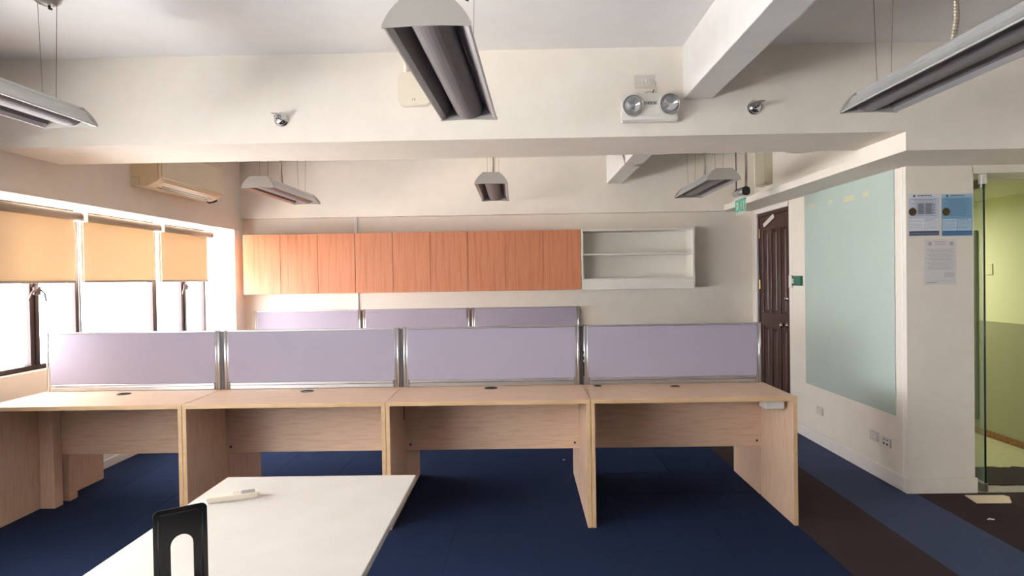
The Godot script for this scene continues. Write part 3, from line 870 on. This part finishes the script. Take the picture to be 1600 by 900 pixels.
func build_beam_fittings() -> void:
	var z := ZBF
	sprinkler("chrome sprinkler head on the main beam toward the windows", Vector3(-1.371, 2.404, z), -1.0)
	sprinkler("chrome sprinkler head on the bulkhead side of the narrow white beam", Vector3(1.354, 2.423, z), 1.0)
	# cream junction box with a conduit stub to the ceiling
	var t := thing("junction_box", "cream rounded box on the main beam behind the middle pendant light", "junction box", Vector3(-0.69, 2.462, z))
	var zfn := func(u: float, v: float, d: float) -> Vector3: return Vector3(u, v, d)
	obj("cover", prism(prism(mb(), rounded(0.19, 0.195, 0.04, 7), 0.0, 0.032, zfn), rounded(0.182, 0.187, 0.038, 7), 0.032, 0.038, func(u: float, v: float, d: float) -> Vector3: return Vector3(u + 0.004, v + 0.004, d)), M.cream_box, t)
	var vents := mb()
	for v in [[0.083, 0.03], [0.095, 0.03], [0.083, 0.037], [0.095, 0.037]]:
		bx(vents, Vector3(v[0], v[1], 0.0375), Vector3(v[0] + 0.007, v[1] + 0.003, 0.0386))
	obj("vent", vents, M.black, t)
	obj("pipe", tube(mb(true), [Vector3(0.05, 0.19, 0.018), Vector3(0.05, HC - 2.462, 0.018)], 0.018, 14), M.cream_box, t)
	# twin-head emergency light
	var e := thing("emergency_light", "white emergency light with two round lamps on the main beam", "emergency light", Vector3(0.586, 2.344, z))
	var body := mb()
	var w := 0.32
	prism(body, rounded(w, 0.16, 0.014), 0.0, 0.05, zfn)
	prism(body, [Vector2(0.006, 0.006), Vector2(0.006, 0.03), Vector2(0.09, 0.045), Vector2(0.23, 0.045), Vector2(w - 0.006, 0.03), Vector2(w - 0.006, 0.006)], 0.05, 0.062, zfn)
	prism(body, [Vector2(0.10, 0.03), Vector2(0.09, 0.154), Vector2(0.23, 0.154), Vector2(0.22, 0.03)], 0.05, 0.066, zfn)
	obj("body", body, M.white_plastic, e)
	for c in [[0.064, 0.088, -0.1], [0.262, 0.096, 0.1]]:
		var ax := Vector3(c[2], -0.12, 1.0).normalized()
		var o := Vector3(c[0], c[1], 0.045)
		var lamp := obj("lamp_head", lathe(mb(true), o, ax, [Vector2(0.045, 0.0), Vector2(0.06, 0.02), Vector2(0.062, 0.04), Vector2(0.0575, 0.042), Vector2(0.0575, 0.038)], 28), M.white_plastic, e)
		obj("ring", lathe(mb(true), o, ax, [Vector2(0.0575, 0.038), Vector2(0.0585, 0.044), Vector2(0.055, 0.045), Vector2(0.053, 0.042)], 28), M.steel, lamp)
		obj("reflector", lathe(mb(true), o, ax, [Vector2(0.054, 0.041), Vector2(0.046, 0.028), Vector2(0.03, 0.016), Vector2(0.012, 0.01), Vector2(0.0, 0.01)], 28), M.chrome, lamp)
		obj("bulb", lathe(mb(true), o, ax, [Vector2(0.006, 0.01), Vector2(0.009, 0.02), Vector2(0.006, 0.03), Vector2(0, 0.032)], 12), M.steel, lamp)
		obj("lens", lathe(mb(true), o, ax, [Vector2(0.0535, 0.0425), Vector2(0.035, 0.047), Vector2(0.015, 0.049), Vector2(0, 0.0495)], 28), M.lens, lamp)
	var tm := TextMesh.new()
	tm.text = "ORBIK"
	var fnt := SystemFont.new()
	fnt.font_names = PackedStringArray(["Droid Sans"])
	fnt.font_weight = 700
	tm.font = fnt
	tm.font_size = 24
	tm.pixel_size = 0.001
	tm.depth = 0.001
	var lg := MeshInstance3D.new()
	lg.mesh = tm
	lg.material_override = M.ink
	lg.name = "lettering"
	e.add_child(lg, true)
	lg.position = Vector3(0.161, 0.1, 0.0668)
	obj("small_print", box(Vector3(0.135, 0.078, 0.066), Vector3(0.187, 0.0815, 0.0663)), M.grey_plastic, e)
	# socket plate over it, with plug and cord
	var s := thing("socket_plate", "pale socket plate with a plug on the main beam above the emergency light", "socket", Vector3(0.668, 2.544, z))
	obj("plate", box(Vector3(0, 0, 0), Vector3(0.12, 0.075, 0.008), 0.003), M.grey_plastic, s)
	obj("outlet", box(Vector3(0.042, 0.018, 0.008), Vector3(0.086, 0.058, 0.011), 0.002), M.white_plastic, s)
	var p := thing("power_plug", "white plug and cord running from the socket to the emergency light", "plug", Vector3(0.668, 2.544, z))
	obj("plug_body", box(Vector3(0.046, 0.024, 0.0112), Vector3(0.072, 0.052, 0.035), 0.006), M.white_plastic, p)
	obj("cord", tube(mb(true), [Vector3(0.07, 0.044, 0.028), Vector3(0.10, 0.048, 0.03), Vector3(0.125, 0.03, 0.026), Vector3(0.13, 0.0, 0.02), Vector3(0.12, -0.028, 0.016), Vector3(0.10, -0.04, 0.014)], 0.0032, 8), M.white_plastic, p)
	obj("cable_coil", tube(mb(true), [Vector3(0.055, -0.034, 0.012), Vector3(0.075, -0.025, 0.02), Vector3(0.11, -0.024, 0.018), Vector3(0.14, -0.034, 0.012)], 0.0055, 8), M.cream_box, p)
	obj("cable_tie", tube(mb(), [Vector3(0.098, -0.04, 0.024), Vector3(0.102, -0.026, 0.026), Vector3(0.107, -0.012, 0.022)], 0.0025, 6), M.black, p)

# ---------------------------------------------------------------- things on the right wall, ledge and column
func document(kind: int) -> ImageTexture:
	# printed sheets: rules and blocks of tiny illegible print
	var w := 200
	var h := 280
	var im := Image.create(w, h, false, Image.FORMAT_RGB8)
	var rng := RandomNumberGenerator.new()
	rng.seed = 70 + kind
	var base: Color = [srgb(196, 202, 216), srgb(112, 158, 190), srgb(214, 210, 210)][kind]
	im.fill(base)
	var line := func(y: int, x0: int, x1: int, c: Color, th: int) -> void:
		var x := x0
		while x < x1:
			var l := rng.randi_range(4, 14)
			im.fill_rect(Rect2i(x, y, mini(l, x1 - x), th), c)
			x += l + 3
	if kind < 2:
		var ink: Color = [srgb(62, 66, 84), srgb(40, 78, 112)][kind]
		im.fill_rect(Rect2i(0, 0, w, 24), base.lerp(Color.WHITE, 0.35))
		im.fill_rect(Rect2i(30, 6, 14, 14), ink)
		line.call(7, 60, 150, ink, 6)
		line.call(18, 50, 165, ink, 2)
		for k in 13:
			line.call(34 + k * 9, 20 + (k % 3) * 14, 180 - (k % 2) * 20, ink.lerp(base, 0.3), 3)
		if kind == 0:
			im.fill_rect(Rect2i(62, 62, 34, 74), base.lerp(ink, 0.45))
			im.fill_rect(Rect2i(112, 62, 34, 74), base.lerp(ink, 0.45))
			for k in 8:
				line.call(66 + k * 9, 60, 172, ink, 3)
		im.fill_rect(Rect2i(6, 166, 92, 78), base.lerp(Color.WHITE, 0.5))
		im.fill_rect(Rect2i(104, 166, 90, 78), base.lerp(Color.WHITE, 0.45))
		for k in 8:
			line.call(176 + k * 8, 10, 90, ink.lerp(base, 0.55), 2)
			line.call(176 + k * 8, 108, 190, ink.lerp(base, 0.5), 2)
		line.call(169, 112, 170, ink, 3)
		var band: Color = [srgb(42, 52, 84), srgb(52, 98, 146)][kind]
		im.fill_rect(Rect2i(4, 248, 192, 28), band)
		im.fill_rect(Rect2i(10, 260, 180, 2), base)
		im.fill_rect(Rect2i(10, 267, 180, 2), base.lerp(band, 0.5))
	else:
		var ink := srgb(116, 112, 116)
		for q in [[22, 14, srgb(150, 120, 120)], [160, 14, srgb(120, 120, 134)]]:
			for dy in 24:
				for dx in 24:
					var d := Vector2(dx - 12, dy - 12).length()
					if d < 12.0 and d > 8.0 or d < 5.0:
						im.set_pixel(q[0] + dx, q[1] + dy, q[2])
		line.call(12, 60, 140, ink, 2)
		line.call(22, 70, 130, ink, 2)
		line.call(32, 60, 140, ink, 2)
		for k in 20:
			line.call(60 + k * 6 + (k / 4) * 3, 14 + (k % 4) * 6, 188 - (k % 3) * 12, ink.lerp(base, 0.35), 2)
		for r in [[128, 208, 58, 2], [128, 230, 58, 2], [128, 208, 2, 22], [184, 208, 2, 24]]:
			im.fill_rect(Rect2i(r[0], r[1], r[2], r[3]), ink)
		line.call(218, 136, 180, ink, 3)
		line.call(258, 30, 176, ink.lerp(base, 0.4), 2)
		line.call(266, 12, 80, srgb(96, 116, 150), 3)
	return ImageTexture.create_from_image(im)

func sheet(called: String, label: String, lo: Vector2, hi: Vector2, kind: int) -> void:
	# a print in a clear plastic sleeve on the column face
	var t := thing(called, label, "certificate", Vector3(lo.x, lo.y, ZC), "documents on the column")
	var w := hi.x - lo.x
	var h := hi.y - lo.y
	obj("sleeve", box(Vector3(-0.004, -0.005, 0.0), Vector3(w + 0.004, h + 0.005, 0.0015), 0.0004), M.white_plastic, t)
	var m := mat(Color.WHITE, 0.3)
	m.albedo_texture = document(kind)
	var q := MeshInstance3D.new()
	var qm := QuadMesh.new()
	qm.size = Vector2(w - 0.004, h - 0.004)
	q.mesh = qm
	q.material_override = m
	q.name = "print"
	t.add_child(q, true)
	q.position = Vector3(w / 2, h / 2, 0.0022)
	if kind < 2:
		obj("seal", lathe(mb(true), Vector3(0.028 + 0.004 * kind, h - 0.118, 0.0022), Vector3(0, 0, 1), [Vector2(0.026, 0), Vector2(0.025, 0.0012), Vector2(0, 0.0014)], 24), mat(srgb(92, 78, 54), 0.35, 0.5), t)

func wall_plate(called: String, label: String, category: String, y0: float, y1: float, za: float, zb: float, kind: int) -> void:
	var t := thing(called, label, category, Vector3(XR, y0, za))
	var h := y1 - y0
	var w := zb - za
	obj("plate", box(Vector3(-0.011, 0, 0), Vector3(0.0, h, w), 0.003), M.grey_plastic if kind < 2 else M.white_plastic, t)
	if kind == 0:
		obj("insert", box(Vector3(-0.014, h * 0.2, w * 0.2), Vector3(-0.010, h * 0.8, w * 0.8), 0.002), M.grey_plastic, t)
	elif kind == 1:
		obj("insert", box(Vector3(-0.014, h * 0.3, w * 0.2), Vector3(-0.010, h * 0.78, w * 0.8), 0.002), M.white_plastic, t)
		var hl := mb()
		for k in [[0.35, 0.6], [0.6, 0.6], [0.47, 0.4]]:
			bx(hl, Vector3(-0.0146, h * k[1], w * k[0]), Vector3(-0.0136, h * k[1] + 0.008, w * k[0] + 0.004))
		obj("holes", hl, M.alu_dark, t)
	else:
		var hl := mb()
		for a in [0.2, 0.58]:
			bx(hl, Vector3(-0.0118, h * 0.22, w * a), Vector3(-0.0106, h * 0.22 + 0.012, w * a + 0.024))
			bx(hl, Vector3(-0.0118, h * 0.72, w * a), Vector3(-0.0106, h * 0.72 + 0.006, w * a + 0.028))
		obj("port", hl, M.black, t)

func build_right_wall() -> void:
	# frosted glass writing board
	var g := thing("glass_board", "tall frosted pale green glass board on the right wall", "glass board", Vector3(XR, 0.49, 0))
	obj("pane", box(Vector3(-0.010, 0.0, -6.274), Vector3(-0.002, 1.68, -4.782), 0.0012), M.board_glass, g)
	for s in [[1.55, -6.194, 0.038, 0.14], [1.545, -5.798, 0.03, 0.09], [1.525, -5.524, 0.052, 0.20], [1.53, -5.207, 0.04, 0.095]]:
		var rng := RandomNumberGenerator.new()
		rng.seed = int(s[0] * 1000.0)
		var pl := []
		for k in 18:
			var q := TAU * k / 18.0
			var sq := 0.5 / maxf(absf(cos(q)), absf(sin(q)))
			pl.append(Vector2((0.5 + cos(q) * sq * rng.randf_range(0.82, 1.0)) * s[3], (0.5 + sin(q) * sq * rng.randf_range(0.8, 1.0)) * s[2]))
		var zz: float = s[1]
		var yy: float = s[0]
		var tilt := -0.05
		obj("tape_residue", prism(mb(), pl, 0.010, 0.0106, func(u: float, v: float, d: float) -> Vector3: return Vector3(-d, yy - 0.0 + v + u * tilt * 0.2, zz + u)), M.residue, g)
	wall_plate("wall_socket", "grey blank plate low on the right wall below the glass board, toward the desks", "socket", 0.258, 0.325, -6.058, -5.94, 0)
	wall_plate("wall_socket", "grey power socket low on the right wall, left of the white data socket", "socket", 0.253, 0.323, -5.138, -5.018, 1)
	wall_plate("wall_socket", "white data socket low on the right wall by the column corner", "socket", 0.247, 0.312, -4.968, -4.85, 2)
	# green release box and a narrow white reader beside the door
	var r := thing("release_box", "small green door release box on the right wall beside the glass board", "switch", Vector3(XR, 1.357, -6.53))
	obj("body", box(Vector3(-0.03, 0, 0), Vector3(0.0, 0.09, 0.19), 0.004), M.green_plastic, r)
	obj("label_patch", bx(box(Vector3(-0.031, 0.022, 0.01), Vector3(-0.0296, 0.04, 0.045)), Vector3(-0.031, 0.045, 0.01), Vector3(-0.0296, 0.062, 0.045)), M.paper, r)
	tag(obj("door_reader", box(Vector3(XR - 0.02, 1.335, -6.632), Vector3(XR, 1.455, -6.57), 0.004), M.white_plastic), "narrow white plate between the brown door and the green box", "switch")
	# exit sign under the ceiling behind the beam
	var e := thing("exit_sign", "hanging exit sign with a green lettered clear panel, under the ceiling", "exit sign", Vector3(1.93, 2.185, -6.0))
	obj("housing", tube(mb(true), [Vector3(0, 0, -0.29), Vector3(0, 0, -0.012)], 0.03, 18), M.alu, e)
	obj("end_cap", prism(mb(), rounded(0.066, 0.075, 0.026, 6), -0.012, 0.004, func(u: float, v: float, d: float) -> Vector3: return Vector3(u - 0.033, v - 0.042, d)), M.black, e)
	obj("mount_bar", box(Vector3(-0.01, 0.028, -0.3), Vector3(0.01, 0.036, 0.01), 0.002), M.black, e)
	obj("panel", box(Vector3(-0.003, -0.2, -0.285), Vector3(0.003, -0.025, -0.01), 0.001), M.acrylic, e)
	var tm := TextMesh.new()
	tm.text = "EXIT"
	var fnt := SystemFont.new()
	fnt.font_names = PackedStringArray(["Droid Sans"])
	fnt.font_weight = 700
	tm.font = fnt
	tm.font_size = 64
	tm.pixel_size = 0.0023
	tm.depth = 0.003
	var lt := MeshInstance3D.new()
	lt.mesh = tm
	lt.material_override = M.exit_green
	lt.name = "lettering"
	e.add_child(lt, true)
	lt.rotation.y = -PI / 2
	lt.position = Vector3(-0.0045, -0.115, -0.148)
	obj("rod", tube(mb(), [Vector3(0, 0.03, -0.27), Vector3(0, HC - 2.185, -0.27)], 0.005, 8), M.alu_dark, e)
	flex(e, [Vector3(0.0, 0.034, 0.0), Vector3(0.004, 0.2, 0.0), Vector3(0.0, 0.4, 0.0), Vector3(0.0, HC - 2.185, 0.0)], 0.012)
	# box and round fitting high on the right wall, above the ledge
	var b := thing("meter_box", "beige box high on the right wall above the ledge", "box", Vector3(XR, 2.375, -7.37))
	obj("body", box(Vector3(-0.072, 0, 0), Vector3(0, 0.37, 0.3), 0.003), mat(srgb(192, 184, 160), 0.5), b)
	obj("lid", box(Vector3(-0.078, 0.008, 0.008), Vector3(-0.071, 0.362, 0.292), 0.002), mat(srgb(186, 178, 154), 0.5), b)
	tag(obj("dome_fitting", lathe(mb(true), Vector3(XR - 0.16, 2.5, -5.93), Vector3.UP, [Vector2(0, 0), Vector2(0.13, 0.0), Vector2(0.155, 0.012), Vector2(0.158, 0.05), Vector2(0.14, 0.09), Vector2(0, 0.1)], 32), M.cream_box), "round cream fitting high on the right wall behind the main beam", "fitting")
	# papers on the column
	sheet("certificate", "grey certificate with a dark gold seal in the upper pair on the column", Vector2(2.557, 1.700), Vector2(2.762, 1.980), 0)
	sheet("certificate", "blue certificate with a dark gold seal in the upper pair on the column", Vector2(2.772, 1.698), Vector2(2.977, 1.977), 1)
	sheet("certificate", "pale typed notice below the two certificates on the column", Vector2(2.659, 1.379), Vector2(2.868, 1.680), 2)

# ---------------------------------------------------------------- left wall: air conditioner
func build_left_wall() -> void:
	var za := -6.617
	var zb := -5.472
	var t := thing("air_conditioner", "beige wall mounted air conditioner above the blinds", "air conditioner", Vector3(XL, 2.235, za))
	var ln := zb - za
	var prof := [Vector2(0, 0.007), Vector2(0.08, 0.0), Vector2(0.13, 0.004), Vector2(0.20, 0.034), Vector2(0.228, 0.054), Vector2(0.232, 0.07), Vector2(0.232, 0.31), Vector2(0.215, 0.335), Vector2(0, 0.335)]
	obj("body", prism(mb(), prof, 0.0, ln, along_z(0, 0)), M.beige_plastic, t)
	obj("front_panel", prism(mb(), [Vector2(0.231, 0.068), Vector2(0.239, 0.072), Vector2(0.239, 0.30), Vector2(0.228, 0.325), Vector2(0.231, 0.30)], 0.004, ln - 0.03, along_z(0, 0)), M.ac_front, t)
	var tilt := func(u: float, v: float, d: float) -> Vector3: return Vector3(0.135 + u * 0.92, 0.0035 + u * 0.40 + v - 0.0015, d)
	obj("air_slot", prism(prism(mb(), [Vector2(0.006, 0.0), Vector2(0.016, 0.0), Vector2(0.016, 0.004), Vector2(0.006, 0.004)], 0.10, ln - 0.13, func(u: float, v: float, d: float) -> Vector3: return Vector3(0.13 + u, 0.001 + u * 0.42 + v * 0.3, d)), [Vector2(0.03, 0.0), Vector2(0.04, 0.0), Vector2(0.04, 0.004), Vector2(0.03, 0.004)], 0.08, ln - 0.16, func(u: float, v: float, d: float) -> Vector3: return Vector3(0.13 + u, 0.001 + u * 0.42 + v * 0.3, d)), M.black, t)
	obj("flap", prism(mb(), [Vector2(0.044, -0.001), Vector2(0.088, 0.002), Vector2(0.088, 0.006), Vector2(0.044, 0.003)], 0.06, ln - 0.09, func(u: float, v: float, d: float) -> Vector3: return Vector3(0.13 + u, 0.0 + u * 0.44 + v * 0.6, d)), M.beige_plastic, t)
	obj("side_cover", prism(mb(), rounded(0.062, 0.062, 0.012), ln, ln + 0.002, func(u: float, v: float, d: float) -> Vector3: return Vector3(u + 0.004, v + 0.012, d)), M.ac_front, t)
	var rim := mb()
	for s in [[0.0, 0.074, 0.07, 0.0755], [0.0685, 0.012, 0.07, 0.074]]:
		bx(rim, Vector3(s[0], s[1], ln - 0.001), Vector3(s[2], s[3], ln + 0.0012))
	obj("side_seam", rim, M.conduit_dark, t)
	obj("panel_seam", box(Vector3(0.2185, 0.055, ln - 0.001), Vector3(0.2205, 0.325, ln + 0.001)), M.conduit_dark, t)
	obj("drain_stub", tube(mb(true), [Vector3(0.10, 0.006, 0.03), Vector3(0.12, -0.012, 0.035), Vector3(0.16, -0.004, 0.02), Vector3(0.19, 0.012, 0.01)], 0.008, 8), M.conduit_dark, t)

# ---------------------------------------------------------------- foreground table
func build_table() -> void:
	var t := thing("white_table", "white laminate table in the foreground with a black bookend on it", "table", Vector3(-0.742, 0, -2.552))
	obj("table_top", box(Vector3(-0.35, 0.728, 0), Vector3(0.345, 0.75, 1.42), 0.002), M.table_white, t)
	for x in [-0.22, 0.15]:
		for z in [0.22, 1.16]:
			obj("leg", box(Vector3(x, 0, z), Vector3(x + 0.04, 0.70, z + 0.04), 0.004), M.alu, t)
	obj("apron", bx(bx(box(Vector3(-0.22, 0.69, 0.225), Vector3(0.19, 0.728, 0.255), 0.002), Vector3(-0.22, 0.69, 1.165), Vector3(0.19, 0.728, 1.195), 0.002), Vector3(-0.01, 0.69, 0.25), Vector3(0.01, 0.728, 1.17), 0.002), M.alu, t)
	# remote control of the air conditioner
	var r := thing("remote_control", "cream remote control with a grey display lying on the white table", "remote control", Vector3(-0.965, 0.7505, -2.285))
	r.rotation.y = 0.42
	obj("case", prism(mb(), rounded(0.165, 0.05, 0.008), 0.006, 0.02, func(u: float, v: float, d: float) -> Vector3: return Vector3(u - 0.0825, d, v - 0.025)), M.cream_box, r)
	obj("case_base", prism(mb(), rounded(0.157, 0.042, 0.008), 0.0, 0.006, func(u: float, v: float, d: float) -> Vector3: return Vector3(u - 0.0785, d, v - 0.021)), M.grey_plastic, r)
	obj("display", box(Vector3(0.030, 0.0195, -0.02), Vector3(0.072, 0.0205, 0.018), 0.0004), M.screen_grey, r)
	for a in 3:
		for b in 2:
			obj("button", box(Vector3(0.004 + 0.010 * a, 0.0198, -0.014 + 0.016 * b), Vector3(0.0115 + 0.010 * a, 0.0218, -0.004 + 0.016 * b), 0.0015), M.grey_plastic, r)
	# bookend: steel plate with an arched cut-out, standing on the near part of the table
	var k := thing("bookend", "black metal bookend with an arched cut-out standing on the white table", "bookend", Vector3(-0.839, 0.7505, -1.558))
	k.rotation.y = atan2(0.074, 0.090)
	var w := 0.1165
	var h := 0.2
	var outline := []
	for c in [[w - 0.013, h - 0.013, 0.0], [0.013, h - 0.013, PI / 2]]:
		for q in 7:
			var tt: float = c[2] + PI / 2 * q / 6.0
			outline.append(Vector2(c[0] + cos(tt) * 0.013, c[1] + sin(tt) * 0.013))
	outline.append(Vector2(0, 0))
	outline.append(Vector2(0.036, 0))
	var ra := (0.085 - 0.036) / 2.0
	for q in 13:
		var tt := PI - PI * q / 12.0
		outline.append(Vector2(0.036 + ra + cos(tt) * ra, 0.112 + sin(tt) * ra))
	outline.append(Vector2(0.085, 0))
	outline.append(Vector2(w, 0))
	obj("plate", prism(mb(), outline, -0.0012, 0.0012, along_z(0, 0)), M.black_gloss, k)
	obj("pressed_rib", tube(tube(tube(mb(true), [Vector3(0.011, 0.005, 0.001), Vector3(0.011, h - 0.02, 0.001)], 0.0022, 8), [Vector3(0.014, h - 0.012, 0.001), Vector3(w - 0.014, h - 0.012, 0.001)], 0.0022, 8), [Vector3(w - 0.011, h - 0.02, 0.001), Vector3(w - 0.011, 0.005, 0.001)], 0.0022, 8), M.black_gloss, k)
	obj("foot", box(Vector3(0, 0, -0.0012), Vector3(w, 0.0018, 0.11), 0.0006), M.black_gloss, k)

# ---------------------------------------------------------------- litter on the floor
func build_floor_litter() -> void:
	tag(obj("paper_card", prism(mb(), [Vector2(2.862, -4.566), Vector2(3.11, -4.558), Vector2(3.135, -4.545), Vector2(3.072, -4.432), Vector2(3.055, -4.424), Vector2(2.85, -4.427)], 0.0005, 0.004, func(u: float, v: float, d: float) -> Vector3: return Vector3(u, d + (0.006 if v < -4.55 else 0.0), v)), M.card), "cream card lying on the brown carpet before the glass entrance", "card")
	tag(obj("paper_scrap", prism(mb(), [Vector2(2.72, -4.13), Vector2(2.745, -4.15), Vector2(2.762, -4.128), Vector2(2.74, -4.136)], 0.0005, 0.006, func(u: float, v: float, d: float) -> Vector3: return Vector3(u, d, v)), M.paper), "tiny white paper scrap on the brown carpet stripe", "scrap")
	tag(obj("paper_scrap", box(Vector3(0.312, 0.0003, -5.604), Vector3(0.328, 0.005, -5.592), 0.001), M.paper), "tiny white crumb on the navy carpet under the desks", "scrap")
